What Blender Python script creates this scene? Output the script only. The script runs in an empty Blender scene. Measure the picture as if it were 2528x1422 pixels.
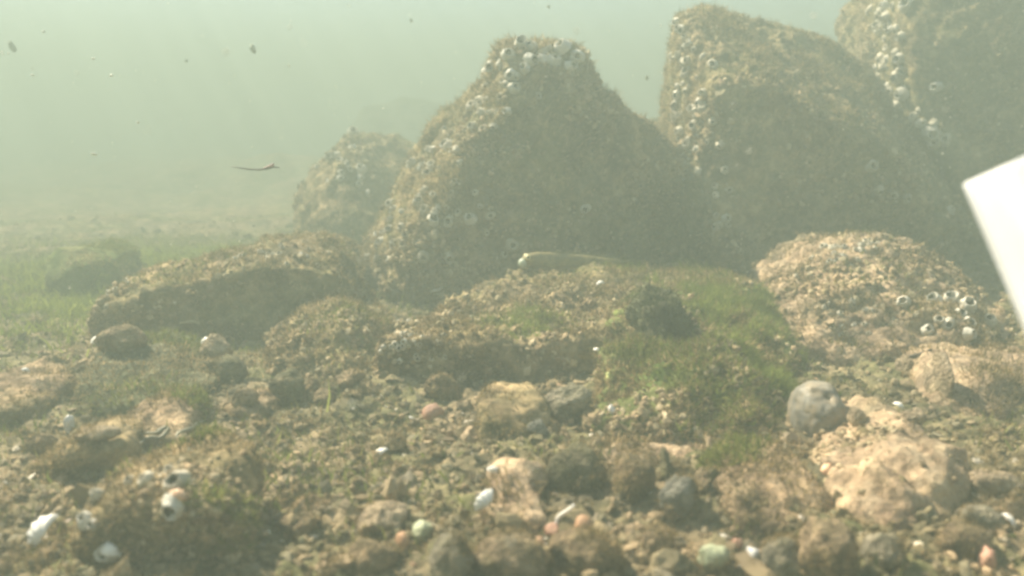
import bpy, bmesh, math, random
import numpy as np
from mathutils import Vector, Matrix, Quaternion
from mathutils.bvhtree import BVHTree

R = math.radians
scene = bpy.context.scene
COL = scene.collection
random.seed(7)
RNG = np.random.default_rng(11)

# ------------------------------------------------------------------ camera
PW, PH, FPX = 2528.0, 1422.0, 2189.0          # photograph size, focal length in its pixels
CAM = Vector((0.0, 0.0, 0.20))
PITCH = 9.9
cd = bpy.data.cameras.new("camera")
cam = bpy.data.objects.new("camera", cd)
COL.objects.link(cam)
cam.location = CAM
cam.rotation_euler = (R(90 - PITCH), 0, 0)
cd.sensor_width = 36.0
cd.lens = 36.0 * FPX / PW
cd.clip_start = 0.01
cd.clip_end = 200
cd.dof.use_dof = True
cd.dof.focus_distance = 0.85
cd.dof.aperture_fstop = 7.5
scene.camera = cam

# ------------------------------------------------------------------ sky, sun, exposure
SUN_EL, SUN_AZ = 46.0, -48.0                   # azimuth from +Y (view direction) towards -X is negative
w = bpy.data.worlds.new("World")
scene.world = w
w.use_nodes = True
nt = w.node_tree
bg = nt.nodes["Background"]
sky = nt.nodes.new("ShaderNodeTexSky")
sky.sky_type = 'NISHITA'
sky.sun_disc = False
sky.sun_elevation = R(SUN_EL)
sky.sun_rotation = R(SUN_AZ)
nt.links.new(sky.outputs[0], bg.inputs[0])
bg.inputs[1].default_value = 0.06
sl = bpy.data.lights.new("sun", 'SUN')
sl.energy = 5.0
sl.angle = R(0.5)
sl.color = (1.0, 0.88, 0.71)
sun = bpy.data.objects.new("sun", sl)
COL.objects.link(sun)
sdir = Vector((math.sin(R(SUN_AZ)) * math.cos(R(SUN_EL)), math.cos(R(SUN_AZ)) * math.cos(R(SUN_EL)), math.sin(R(SUN_EL))))
sun.rotation_euler = sdir.to_track_quat('Z', 'Y').to_euler()
sun.location = (-3, 4, 6)

scene.view_settings.view_transform = 'Standard'
scene.view_settings.look = 'None'
scene.view_settings.gamma = 1.0
scene.view_settings.exposure = 2.8
scene.render.engine = 'CYCLES'
cy = scene.cycles
cy.volume_bounces = 3
cy.max_bounces = 6
cy.diffuse_bounces = 3
cy.transparent_max_bounces = 8
cy.use_denoising = True
cy.filter_width = 2.9

# ------------------------------------------------------------------ helpers
CP, SP = math.cos(R(PITCH)), math.sin(R(PITCH))

def ray(px, py):
    u = (px - PW / 2) / FPX
    v = -(py - PH / 2) / FPX
    return Vector((u, CP + v * SP, -SP + v * CP))       # y component ~1

def P(px, py, d):
    """world point seen at a photo pixel, at distance d in front (world y)"""
    r = ray(px, py)
    return CAM + r * (d / r.y)

def tag(o, label=None, cat=None, group=None, kind=None):
    if label: o["label"] = label
    if cat: o["category"] = cat
    if group: o["group"] = group
    if kind: o["kind"] = kind
    return o

def mesh_np(name, V, T, smooth=True):
    me = bpy.data.meshes.new(name)
    V = np.asarray(V, dtype=np.float32)
    T = np.asarray(T, dtype=np.int32)
    n = T.shape[1]
    me.vertices.add(len(V))
    me.vertices.foreach_set("co", V.ravel())
    me.loops.add(T.size)
    me.loops.foreach_set("vertex_index", T.ravel())
    me.polygons.add(len(T))
    me.polygons.foreach_set("loop_start", np.arange(0, T.size, n, dtype=np.int32))
    me.polygons.foreach_set("loop_total", np.full(len(T), n, dtype=np.int32))
    me.polygons.foreach_set("use_smooth", np.full(len(T), smooth, dtype=bool))
    me.update(calc_edges=True)
    return me

def link(name, me, mat, parent=None, loc=None):
    o = bpy.data.objects.new(name, me)
    COL.objects.link(o)
    if mat is not None and not me.materials:
        me.materials.append(mat)
    if parent is not None:
        o.parent = parent
    if loc is not None:
        o.location = loc
    return o

# ---- gradient noise in numpy
_perm = np.random.default_rng(3).permutation(256)
_perm = np.concatenate([_perm, _perm, _perm])
_g = np.random.default_rng(4).normal(size=(256, 3))
_g /= np.linalg.norm(_g, axis=1)[:, None]

def pnoise(p):
    p = np.asarray(p, dtype=np.float64)
    i = np.floor(p).astype(np.int64)
    f = p - i
    i &= 255
    u = f * f * f * (f * (f * 6 - 15) + 10)
    out = 0
    for dx in (0, 1):
        wx = u[:, 0] if dx else 1 - u[:, 0]
        for dy in (0, 1):
            wy = u[:, 1] if dy else 1 - u[:, 1]
            for dz in (0, 1):
                wz = u[:, 2] if dz else 1 - u[:, 2]
                h = _perm[_perm[_perm[(i[:, 0] + dx)] + (i[:, 1] + dy)] + (i[:, 2] + dz)]
                g = _g[h]
                d = g[:, 0] * (f[:, 0] - dx) + g[:, 1] * (f[:, 1] - dy) + g[:, 2] * (f[:, 2] - dz)
                out = out + wx * wy * wz * d
    return out * 1.6

def fbm(p, scale, oct=4, gain=0.5):
    a, s, t = 1.0, scale, 0
    for k in range(oct):
        t = t + a * pnoise(p * s + 17.3 * k)
        a *= gain
        s *= 2.03
    return t

# ------------------------------------------------------------------ materials
MATS = {}

def ramp(nt, stops):
    r = nt.nodes.new("ShaderNodeValToRGB")
    el = r.color_ramp.elements
    while len(el) < len(stops):
        el.new(0.5)
    for e, (p, c) in zip(el, stops):
        e.position = p
        e.color = (*c, 1)
    return r

def encrusted(key, dark, mid, light, green=(0.085, 0.12, 0.03), gamt=0.35, s=1.0, rough=0.9, bump=0.6, pale=None, gpos=0.5):
    """stone grown over with turf algae and silt: several noises mixed, fine bump"""
    if key in MATS:
        return MATS[key]
    m = bpy.data.materials.new(key)
    m.use_nodes = True
    nt = m.node_tree
    L = nt.links.new
    b = nt.nodes["Principled BSDF"]
    b.inputs["Roughness"].default_value = rough
    b.inputs["Specular IOR Level"].default_value = 0.15
    tc = nt.nodes.new("ShaderNodeTexCoord")
    def noise(scale, detail=6, ro=0.62, dist=0.0):
        n = nt.nodes.new("ShaderNodeTexNoise")
        n.inputs["Scale"].default_value = scale
        n.inputs["Detail"].default_value = detail
        n.inputs["Roughness"].default_value = ro
        n.inputs["Distortion"].default_value = dist
        L(tc.outputs["Object"], n.inputs["Vector"])
        return n
    n1 = noise(55 * s, 8, 0.72, 0.4)
    r1 = ramp(nt, [(0.30, dark), (0.47, mid), (0.60, light), (0.78, pale or tuple(min(1, c * 1.5) for c in light))])
    L(n1.outputs[0], r1.inputs[0])
    n2 = noise(9 * s, 5, 0.6, 0.6)
    r2 = ramp(nt, [(gpos - 0.08, (0, 0, 0)), (gpos + 0.14, (1, 1, 1))])
    L(n2.outputs[0], r2.inputs[0])
    mg = nt.nodes.new("ShaderNodeMath"); mg.operation = 'MULTIPLY'
    mg.inputs[1].default_value = gamt
    L(r2.outputs[0], mg.inputs[0])
    mx = nt.nodes.new("ShaderNodeMix"); mx.data_type = 'RGBA'
    L(mg.outputs[0], mx.inputs[0]); L(r1.outputs[0], mx.inputs[6])
    mx.inputs[7].default_value = (*green, 1)
    # coarse value patches
    n3 = noise(22 * s, 4, 0.6)
    r3 = ramp(nt, [(0.32, (0.62, 0.62, 0.62)), (0.68, (1.25, 1.22, 1.15))])
    L(n3.outputs[0], r3.inputs[0])
    mm = nt.nodes.new("ShaderNodeMix"); mm.data_type = 'RGBA'; mm.blend_type = 'MULTIPLY'
    mm.inputs[0].default_value = 1.0
    L(mx.outputs[2], mm.inputs[6]); L(r3.outputs[0], mm.inputs[7])
    L(mm.outputs[2], b.inputs["Base Color"])
    n4 = noise(260 * s, 6, 0.7)
    n5 = nt.nodes.new("ShaderNodeTexVoronoi"); n5.inputs["Scale"].default_value = 150 * s
    L(tc.outputs["Object"], n5.inputs["Vector"])
    ad = nt.nodes.new("ShaderNodeMath"); ad.operation = 'ADD'
    L(n4.outputs[0], ad.inputs[0]); L(n5.outputs["Distance"], ad.inputs[1])
    bp = nt.nodes.new("ShaderNodeBump")
    bp.inputs["Strength"].default_value = bump
    bp.inputs["Distance"].default_value = 0.003
    L(ad.outputs[0], bp.inputs["Height"])
    L(bp.outputs[0], b.inputs["Normal"])
    MATS[key] = m
    return m

def islands(key, cols, rough=0.85, transl=0.0, spec=0.2, patch=None):
    """every loose piece of the mesh takes its own colour from the list"""
    if key in MATS:
        return MATS[key]
    m = bpy.data.materials.new(key)
    m.use_nodes = True
    nt = m.node_tree
    L = nt.links.new
    b = nt.nodes["Principled BSDF"]
    b.inputs["Roughness"].default_value = rough
    b.inputs["Specular IOR Level"].default_value = spec
    g = nt.nodes.new("ShaderNodeNewGeometry")
    n = len(cols)
    r = ramp(nt, [((i + 0.5) / n, c) for i, c in enumerate(cols)])
    L(g.outputs["Random Per Island"], r.inputs[0])
    out = r.outputs[0]
    if patch:
        tc = nt.nodes.new("ShaderNodeTexCoord")
        nz = nt.nodes.new("ShaderNodeTexNoise")
        nz.inputs["Scale"].default_value = patch[0]
        nz.inputs["Detail"].default_value = 4
        L(tc.outputs["Object"], nz.inputs["Vector"])
        rr = ramp(nt, [(0.42, (0, 0, 0)), (0.6, (1, 1, 1))])
        L(nz.outputs[0], rr.inputs[0])
        mt = nt.nodes.new("ShaderNodeMath"); mt.operation = 'MULTIPLY'
        mt.inputs[1].default_value = patch[2]
        L(rr.outputs[0], mt.inputs[0])
        mx = nt.nodes.new("ShaderNodeMix"); mx.data_type = 'RGBA'
        L(mt.outputs[0], mx.inputs[0]); L(out, mx.inputs[6])
        mx.inputs[7].default_value = (*patch[1], 1)
        out = mx.outputs[2]
    L(out, b.inputs["Base Color"])
    if transl:
        t = nt.nodes.new("ShaderNodeBsdfTranslucent")
        L(out, t.inputs[0])
        ms = nt.nodes.new("ShaderNodeMixShader")
        ms.inputs[0].default_value = transl
        L(b.outputs[0], ms.inputs[1]); L(t.outputs[0], ms.inputs[2])
        L(ms.outputs[0], nt.nodes["Material Output"].inputs["Surface"])
    MATS[key] = m
    return m

def plain(key, c, rough=0.6, var=0.25, scale=120, bump=0.25, spec=0.3, c2=None, transl=0.0, silt=0.0):
    """one stone or shell colour with mottling and a fine bump"""
    if key in MATS:
        return MATS[key]
    m = bpy.data.materials.new(key)
    m.use_nodes = True
    nt = m.node_tree
    L = nt.links.new
    b = nt.nodes["Principled BSDF"]
    b.inputs["Roughness"].default_value = rough
    b.inputs["Specular IOR Level"].default_value = spec
    tc = nt.nodes.new("ShaderNodeTexCoord")
    n = nt.nodes.new("ShaderNodeTexNoise")
    n.inputs["Scale"].default_value = scale
    n.inputs["Detail"].default_value = 6
    n.inputs["Roughness"].default_value = 0.65
    L(tc.outputs["Object"], n.inputs["Vector"])
    lo = c2 or tuple(x * (1 - 1.6 * var) for x in c)
    r = ramp(nt, [(0.32, lo), (0.52, c), (0.75, tuple(min(1, x * (1 + var)) for x in c))])
    L(n.outputs[0], r.inputs[0])
    src = r.outputs[0]
    if silt:
        ns = nt.nodes.new("ShaderNodeTexNoise")
        ns.inputs["Scale"].default_value = 95
        ns.inputs["Detail"].default_value = 7
        ns.inputs["Roughness"].default_value = 0.7
        L(tc.outputs["Object"], ns.inputs["Vector"])
        rs = ramp(nt, [(0.42, (0, 0, 0)), (0.60, (silt, silt, silt))])
        L(ns.outputs[0], rs.inputs[0])
        mx = nt.nodes.new("ShaderNodeMix"); mx.data_type = 'RGBA'
        L(rs.outputs[0], mx.inputs[0]); L(src, mx.inputs[6])
        mx.inputs[7].default_value = (0.27, 0.205, 0.12, 1)
        src = mx.outputs[2]
    L(src, b.inputs["Base Color"])
    bp = nt.nodes.new("ShaderNodeBump")
    bp.inputs["Strength"].default_value = bump
    bp.inputs["Distance"].default_value = 0.0015
    L(n.outputs[0], bp.inputs["Height"])
    L(bp.outputs[0], b.inputs["Normal"])
    if transl:
        t = nt.nodes.new("ShaderNodeBsdfTranslucent")
        L(r.outputs[0], t.inputs[0])
        ms = nt.nodes.new("ShaderNodeMixShader")
        ms.inputs[0].default_value = transl
        L(b.outputs[0], ms.inputs[1]); L(t.outputs[0], ms.inputs[2])
        L(ms.outputs[0], nt.nodes["Material Output"].inputs["Surface"])
    MATS[key] = m
    return m

DK, MD, LT = (0.06, 0.05, 0.03), (0.19, 0.145, 0.08), (0.36, 0.27, 0.155)
M_BED = encrusted("silty_bed", (0.06, 0.052, 0.032), (0.18, 0.145, 0.088), (0.32, 0.25, 0.155), gamt=0.55, s=0.9, bump=0.8)
M_ROCK = encrusted("turf_rock", DK, MD, LT, gamt=0.35)
M_TAN = encrusted("tan_rock", (0.10, 0.07, 0.042), (0.26, 0.185, 0.115), (0.42, 0.31, 0.20), gamt=0.35, gpos=0.54, s=1.25, bump=0.8)
M_GREEN = encrusted("green_rock", (0.045, 0.05, 0.02), (0.12, 0.12, 0.045), (0.22, 0.20, 0.09), green=(0.10, 0.16, 0.03), gamt=0.75, gpos=0.45)
M_PINK = encrusted("pinkish_tan_rock", (0.16, 0.11, 0.07), (0.36, 0.26, 0.17), (0.52, 0.40, 0.27), gamt=0.3, gpos=0.55, s=1.2, bump=0.8)
M_SMOOTH = encrusted("smooth_tan_rock", (0.15, 0.105, 0.065), (0.30, 0.22, 0.14), (0.38, 0.285, 0.185), gamt=0.3, gpos=0.55, s=1.3, bump=0.7)
M_GREY = encrusted("grey_rock", (0.07, 0.068, 0.058), (0.15, 0.145, 0.12), (0.25, 0.24, 0.20), gamt=0.2)
M_OLIVE = encrusted("olive_rock", (0.04, 0.042, 0.025), (0.085, 0.085, 0.05), (0.16, 0.15, 0.09), gamt=0.3)
T_BROWN = islands("brown_turf", [(0.10, 0.075, 0.036), (0.20, 0.15, 0.07), (0.31, 0.23, 0.12), (0.15, 0.13, 0.05), (0.48, 0.36, 0.20)], transl=0.35, spec=0.1)
T_GREEN = islands("green_turf", [(0.07, 0.09, 0.02), (0.12, 0.155, 0.03), (0.18, 0.215, 0.05), (0.17, 0.16, 0.05), (0.24, 0.24, 0.075)], transl=0.4, spec=0.1)
T_FILM = islands("filmy_green", [(0.13, 0.165, 0.035), (0.19, 0.235, 0.05), (0.26, 0.29, 0.085)], transl=0.45, spec=0.1)
M_BARN = plain("barnacle_shell", (0.52, 0.47, 0.36), rough=0.7, var=0.35, scale=220)
M_BARNW = plain("white_barnacle_shell", (0.62, 0.58, 0.48), rough=0.65, var=0.25, scale=160)
M_BIN = plain("barnacle_inside", (0.09, 0.08, 0.055), rough=0.9, var=0.3, scale=160)
M_SHELL = plain("white_shell", (0.80, 0.77, 0.70), rough=0.45, var=0.12, scale=140)

# ------------------------------------------------------------------ seabed
def ground_h(x, y):
    p = np.stack([x, y, np.zeros_like(x)], 1)
    h = 0.018 * x * np.exp(-(x / 3.0) ** 2)
    h = h - 0.004 + 0.007 * fbm(p, 3.2, 3) + 0.0055 * fbm(p + 9, 12.0, 3, 0.55)
    ridge = 1 - np.abs(pnoise(p * 30 + 5))
    h = h + 0.004 * (ridge - 0.6)
    h = h + 0.16 * np.clip((y - 1.9) / 1.6, 0, 1) * (0.25 + fbm(p + 70, 0.9, 3))
    near = np.exp(-((x / 2.2) ** 2 + ((y - 0.7) / 2.2) ** 2))
    h = h + 0.0042 * near * fbm(p + 3, 70.0, 3, 0.6)
    return h

NU, NV, A = 820, 820, 5.0
u = np.linspace(-1, 1, NU)
xs = 12 * np.sinh(A * u) / math.sinh(A)
ys = 0.55 + 11.4 * np.sinh(A * np.linspace(-1, 1, NV)) / math.sinh(A)
X, Y = np.meshgrid(xs, ys)
H = ground_h(X.ravel(), Y.ravel())
V = np.stack([X.ravel(), Y.ravel(), H], 1)
idx = np.arange(NU * NV).reshape(NV, NU)
Q = np.stack([idx[:-1, :-1], idx[:-1, 1:], idx[1:, 1:], idx[1:, :-1]], -1).reshape(-1, 4)
bed = link("seabed", mesh_np("seabed", V, Q), M_BED)
tag(bed, "rubbly brown seabed of silt and broken stone", kind="structure")
BED_V, BED_Q = V, Q

class World:
    """accumulated BVH surfaces things can be set down on"""
    trees = []
near_mask = (np.abs(V[:, 0]) < 2.2) & (V[:, 1] > 0.2) & (V[:, 1] < 4.0)
keep = near_mask[Q].all(1)
BQ = Q[keep]
World.trees.append(BVHTree.FromPolygons(V.tolist(), BQ.tolist()))

def cast(px, py):
    r = ray(px, py).normalized()
    best = None
    for t in World.trees:
        h = t.ray_cast(CAM, r)
        if h[0] is not None and (best is None or h[3] < best[3]):
            best = h
    return best

def drop(x, y, top=1.0):
    best = None
    for t in World.trees:
        h = t.ray_cast(Vector((x, y, top)), Vector((0, 0, -1)))
        if h[0] is not None and (best is None or h[0].z > best[0].z):
            best = h
    return best

# ------------------------------------------------------------------ turf strands
def tris_of(V, F):
    return np.concatenate([F[:, [0, 1, 2]], F[:, [0, 2, 3]]]) if F.shape[1] == 4 else F

def sample(V, F, n, keepfn=None, rng=RNG):
    T = tris_of(V, F)
    a, b, c = V[T[:, 0]], V[T[:, 1]], V[T[:, 2]]
    N = np.cross(b - a, c - a)
    ar = np.linalg.norm(N, axis=1) + 1e-12
    N = N / ar[:, None]
    wgt = ar.copy()
    if keepfn is not None:
        wgt = wgt * keepfn((a + b + c) / 3, N)
    wgt = wgt / wgt.sum()
    k = rng.choice(len(T), size=n, p=wgt)
    r1 = np.sqrt(rng.random(n)); r2 = rng.random(n)
    p = (1 - r1)[:, None] * a[k] + (r1 * (1 - r2))[:, None] * b[k] + (r1 * r2)[:, None] * c[k]
    return p, N[k]

def strands(p, n, length, width, bend=0.8, rng=RNG, lenvar=0.5):
    m = len(p)
    L_ = length * (1 - lenvar + 2 * lenvar * rng.random(m) ** 1.5)
    rnd = rng.normal(size=(m, 3)); rnd /= np.linalg.norm(rnd, axis=1)[:, None]
    d = n + bend * rnd
    d[:, 2] += 0.25
    d /= np.linalg.norm(d, axis=1)[:, None]
    rnd2 = rng.normal(size=(m, 3))
    s = np.cross(d, rnd2); s /= np.linalg.norm(s, axis=1)[:, None] + 1e-9
    d2 = d + 0.7 * rng.normal(size=(m, 3)) * 0.7
    d2 /= np.linalg.norm(d2, axis=1)[:, None]
    wd = (width * (0.6 + 0.8 * rng.random(m)))[:, None]
    L_ = L_[:, None]
    base = p - 0.001 * n
    v0, v1 = base - s * wd * .5, base + s * wd * .5
    mid = base + d * L_ * .5
    v2, v3 = mid - s * wd * .42, mid + s * wd * .42
    tip = mid + d2 * L_ * .5
    V = np.stack([v0, v1, v2, v3, tip], 1).reshape(-1, 3)
    o = (np.arange(m) * 5)[:, None]
    T = np.stack([o + [0, 1, 3], o + [0, 3, 2], o + [2, 3, 4]], 1).reshape(-1, 3)
    return V, T

def viewside(c, N):
    """keep what can face the picture or a step to either side of it"""
    v = np.array(CAM) - c
    v /= np.linalg.norm(v, axis=1)[:, None]
    return ((N * v).sum(1) > -0.35).astype(float)

# ------------------------------------------------------------------ rocks
def hull_bm(pts):
    bm = bmesh.new()
    for p in pts:
        bm.verts.new(p)
    r = bmesh.ops.convex_hull(bm, input=bm.verts)
    junk = list({g for g in r["geom_interior"] + r["geom_unused"] if isinstance(g, bmesh.types.BMVert)})
    if junk:
        bmesh.ops.delete(bm, geom=junk, context='VERTS')
    return bm

def remesh(hulls, voxel, smooth=4):
    me = bpy.data.meshes.new("tmp")
    bm = bmesh.new()
    for pts in hulls:
        b2 = hull_bm(pts)
        t = bpy.data.meshes.new("t2"); b2.to_mesh(t); b2.free()
        bm.from_mesh(t); bpy.data.meshes.remove(t)
    bmesh.ops.recalc_face_normals(bm, faces=bm.faces)
    bm.to_mesh(me); bm.free()
    o = bpy.data.objects.new("tmp", me)
    COL.objects.link(o)
    md = o.modifiers.new("r", 'REMESH'); md.mode = 'VOXEL'; md.voxel_size = voxel; md.adaptivity = 0
    ms = o.modifiers.new("s", 'SMOOTH'); ms.iterations = smooth; ms.factor = 0.5
    dg = bpy.context.evaluated_depsgraph_get()
    ev = o.evaluated_get(dg)
    em = ev.to_mesh()
    n = len(em.vertices)
    V = np.empty(n * 3, dtype=np.float32); em.vertices.foreach_get("co", V); V = V.reshape(-1, 3).astype(np.float64)
    N = np.empty(n * 3, dtype=np.float32); em.vertices.foreach_get("normal", N); N = N.reshape(-1, 3).astype(np.float64)
    F = np.empty(len(em.polygons) * 4, dtype=np.int32)
    em.polygons.foreach_get("vertices", F)
    F = F.reshape(-1, 4)
    ev.to_mesh_clear()
    bpy.data.objects.remove(o); bpy.data.meshes.remove(me)
    return V, N, F

def rock(name, front, thick, mat, label, cat, voxel=0.005, amp=(0.010, 0.0075, 0.0032), turf=0, tlen=0.008, tmat=None,
         extra=(), sink=0.06, shrink=0.8, smooth=4, twid=0.0009, green=0, group=None, glen=0.007, gup=True, crust=0, csize=0.004, gspot=None, pits=()):
    """a boulder: hull of points given by photo pixel and real distance, carried back by its real thickness and down into the bed"""
    hulls = []
    for f in [front] + list(extra):
        pts = [P(*q) for q in f]
        cx = sum(p.x for p in pts) / len(pts)
        out = []
        for p in pts:
            out.append(p)
            out.append(Vector((cx + (p.x - cx) * shrink, p.y + thick, p.z * 0.9)))
        zmin = min(p.z for p in pts)
        for p in list(out):
            if p.z < zmin + 0.35 * (max(q.z for q in pts) - zmin):
                out.append(Vector((p.x, p.y, min(-sink, zmin - sink))))
        hulls.append(out)
    V, N, F = remesh(hulls, voxel, smooth)
    sd = RNG.random(3) * 50
    disp = amp[0] * fbm(V + sd, 9, 3) + amp[1] * fbm(V + sd, 30, 3, 0.6)
    bl = 1 - np.abs(pnoise(V * 75 + sd))
    disp += amp[2] * (1.3 * (bl - 0.6) + fbm(V + sd, 130, 2, 0.6))
    V = V + N * disp[:, None]
    if pits:
        tr = BVHTree.FromPolygons(V.tolist(), F.tolist())
        for px, py, rr, dep in pits:
            h = tr.ray_cast(CAM, ray(px, py).normalized())
            if h[0] is not None:
                c0 = np.array(h[0]); vd = c0 - np.array(CAM); vd /= np.linalg.norm(vd)
                V = V + (0.6 * vd + np.array([0, 0, -0.4])) * (dep * np.exp(-((V - c0) ** 2).sum(1) / rr ** 2))[:, None]
    base = np.array([V[:, 0].mean(), V[:, 1].mean(), 0.0])
    World.trees.append(BVHTree.FromPolygons(V.tolist(), F.tolist()))
    o = link(name, mesh_np(name, V - base, F), mat, loc=base)
    tag(o, label, cat, group)
    if turf:
        p, n = sample(V, F, turf, lambda c, N_: viewside(c, N_) * np.clip(0.55 + 1.6 * fbm(c + 3, 16, 2), 0.05, 2))
        sv, st = strands(p, n, tlen, twid)
        t = link("algae_turf", mesh_np("algae_turf", sv - base, st, False), tmat or T_BROWN, o)
        t["kind"] = "stuff"
    if green:
        p, n = sample(V, F, green, lambda c, N_: viewside(c, N_) * (np.clip(N_[:, 2], 0.02, 1) if gup else 1) * np.clip(0.1 + 2.2 * fbm(c + 21, 11, 2), 0.0, 2))
        sv, st = strands(p, n, glen, twid)
        t = link("green_algae", mesh_np("green_algae", sv - base, st, False), T_GREEN, o)
        t["kind"] = "stuff"
    if gspot:
        for px, py, d, rr, cnt in gspot:
            c0 = np.array(P(px, py, d))
            p, n = sample(V, F, cnt, lambda c, N_: viewside(c, N_) * np.exp(-((c - c0) ** 2).sum(1) / rr ** 2) * np.clip(0.5 + 2 * fbm(c + 5, 28, 2), .02, 2))
            sv, st = strands(p, n, 0.012, 0.00055, bend=1.2)
            t = link("green_algae", mesh_np("green_algae", sv - base, st, False), T_FILM, o); t["kind"] = "stuff"
    if crust:
        add_crust(o, V, F, base, crust, csize)
    o["_base"] = list(base)
    return o

CRUST = islands("crust_mix", [(0.12, 0.09, 0.05), (0.26, 0.19, 0.11), (0.40, 0.29, 0.17), (0.18, 0.15, 0.07), (0.52, 0.42, 0.27), (0.22, 0.17, 0.09)])
_bm = bmesh.new(); bmesh.ops.create_icosphere(_bm, subdivisions=1, radius=1)
IV = np.array([v.co for v in _bm.verts]); IF = np.array([[v.index for v in f.verts] for f in _bm.faces]); _bm.free()
def add_crust(o, V, F, base, n, size):
    p, nn = sample(V, F, n, lambda c, N_: viewside(c, N_) * np.clip(0.25 + 2.0 * fbm(c + 33, 10, 3), 0.03, 2))
    rng = RNG
    s = size * (0.35 + rng.random(n) ** 2.5)
    sc = s[:, None, None] * rng.uniform(.55, 1.3, (n, 1, 3))
    loc = IV[None] * (1 + 0.25 * rng.normal(size=(n, len(IV), 1))) * sc
    q = rng.normal(size=(n, 3, 3)); q, _ = np.linalg.qr(q)
    Vv = np.einsum('nij,nkj->nki', q, loc) + (p - base)[:, None, :]
    T = (IF[None] + (np.arange(n) * len(IV))[:, None, None]).reshape(-1, 3)
    t = link("crust", mesh_np("crust", Vv.reshape(-1, 3), T, False), CRUST, o)
    t["kind"] = "stuff"

# ---- barnacles: a truncated cone of six ridged plates round a dark opening
def barnacle_mesh(seed, open_r=0.5, hgt=0.75):
    rg = random.Random(seed)
    seg = 24
    bm = bmesh.new()
    prof = [(1.0, -0.15), (0.93, 0.12), (0.80, 0.36), (0.66, 0.58), (open_r + 0.12, hgt * 0.96), (open_r + 0.06, hgt), (open_r - 0.02, hgt * 0.9), (open_r * 0.8, hgt * 0.3), (0.02, hgt * 0.12)]
    ph = rg.random() * 6
    ell = 1 + rg.uniform(-0.18, 0.18)
    rings = []
    for k, (r, z) in enumerate(prof):
        ring = []
        for s in range(seg):
            a = 2 * math.pi * s / seg
            gro = abs(math.sin(3 * a + ph)) ** 0.5
            f = 1 + (0.10 * (gro - 0.7) + 0.05 * math.sin(11 * a + ph * 2)) * (1 if k < 6 else 0.3)
            zz = z + (0.13 * (gro - 0.7) + 0.06 * math.sin(2 * a + ph)) * (z / hgt if 2 < k < 7 else 0)
            ring.append(bm.verts.new((r * f * math.cos(a) * ell, r * f * math.sin(a) / ell, zz)))
        rings.append(ring)
    for a_, b_ in zip(rings, rings[1:]):
        for s in range(seg):
            f = bm.faces.new((a_[s], a_[(s + 1) % seg], b_[(s + 1) % seg], b_[s])); f.smooth = True
    bm.faces.new(rings[-1])
    for f in bm.faces:
        c = f.calc_center_median()
        if math.hypot(c.x, c.y) < open_r - 0.06 and c.z < hgt * 0.9: f.material_index = 1
    bm.normal_update()
    me = bpy.data.meshes.new("barnacle"); bm.to_mesh(me); bm.free()
    return me

BARN = []
for k in range(5):
    me = barnacle_mesh(k, 0.42 + 0.05 * (k % 3), 0.6 + 0.1 * (k % 4)); me.materials.append(M_BARN); me.materials.append(M_BIN); BARN.append(me)
BARNW = []
for k in range(4):
    me = barnacle_mesh(20 + k, 0.45 + 0.05 * (k % 3), 0.75 + 0.1 * (k % 3)); me.materials.append(M_BARNW); me.materials.append(M_BIN); BARNW.append(me)

def set_on(parent, me, name, hit, rad, spin=None, sink=0.0, up=0.0):
    n = (hit[1] if hit[1].dot(CAM - hit[0]) > 0 else -hit[1]).normalized()
    n = (n + Vector((0, 0, up))).normalized()
    q = Vector((0, 0, 1)).rotation_difference(n) @ Quaternion((0, 0, 1), random.random() * 6.28 if spin is None else spin)
    o = link(name, me, None, parent)
    base = Vector(parent["_base"]) if parent is not None and "_base" in parent else Vector((0, 0, 0))
    o.location = hit[0] - base - n * sink
    o.rotation_mode = 'QUATERNION'
    o.rotation_quaternion = q
    o.scale = (rad, rad, rad)
    return o

def barnacles(parent, spots, meshes=None, tree=None):
    """spots: (px, py, diameter in photo px); rays must land on the parent's own surface"""
    t = World.trees[-1] if tree is None else tree
    for px, py, dpx in spots:
        h = t.ray_cast(CAM, ray(px, py).normalized())
        if h[0] is None:
            continue
        rad = 0.5 * dpx / FPX * h[3]
        white = meshes if meshes else (BARN if random.random() < 0.7 else BARNW)
        set_on(parent, random.choice(white), "barnacle", h, rad)

def scatter_px(n, x0, y0, x1, y1, d0, d1, jit=30):
    """n spots along a line in the photo with jitter"""
    out = []
    for _ in range(n):
        k = random.random()
        out.append((x0 + (x1 - x0) * k + random.gauss(0, jit), y0 + (y1 - y0) * k + random.gauss(0, jit), random.uniform(d0, d1)))
    return out

# A  the peaked boulder in the middle
rA = rock("boulder", [
    (1240,190,1.24),(1430,190,1.24),(1265,235,1.12),(1430,215,1.12),
    (1180,205,1.25),(1095,270,1.30),(1030,410,1.30),(950,525,1.28),(868,655,1.26),(835,720,1.20),
    (1165,340,1.105),(1120,500,1.095),(1010,660,1.075),(1000,730,1.075),
    (1500,240,1.17),(1605,308,1.20),(1690,390,1.26),(1700,520,1.25),(1650,640,1.22),(1300,690,1.12),(1300,400,1.11)],
    0.16, M_ROCK, "big peaked boulder in the middle, its tip capped with white barnacles", "boulder",
    voxel=0.0045, turf=30000, green=1500, crust=5000, amp=(0.007,0.007,0.0032), smooth=2, tlen=0.0115, extra=[[(1240,108,1.22),(1345,98,1.23),(1440,110,1.22),(1245,118,1.14),(1435,118,1.14),(1190,195,1.23),(1478,205,1.23),(1245,245,1.115),(1470,240,1.115)]])
barnacles(rA, [(1285, 112, 42), (1310, 118, 38), (1345, 122, 44), (1390, 118, 46), (1425, 140, 36), (1310, 150, 40), (1345, 148, 40), (1215, 165, 36),
               (1200, 182, 30), (1255, 135, 36), (1370, 150, 34), (1410, 165, 34), (1240, 160, 30), (1295, 168, 28)], BARNW)
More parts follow.
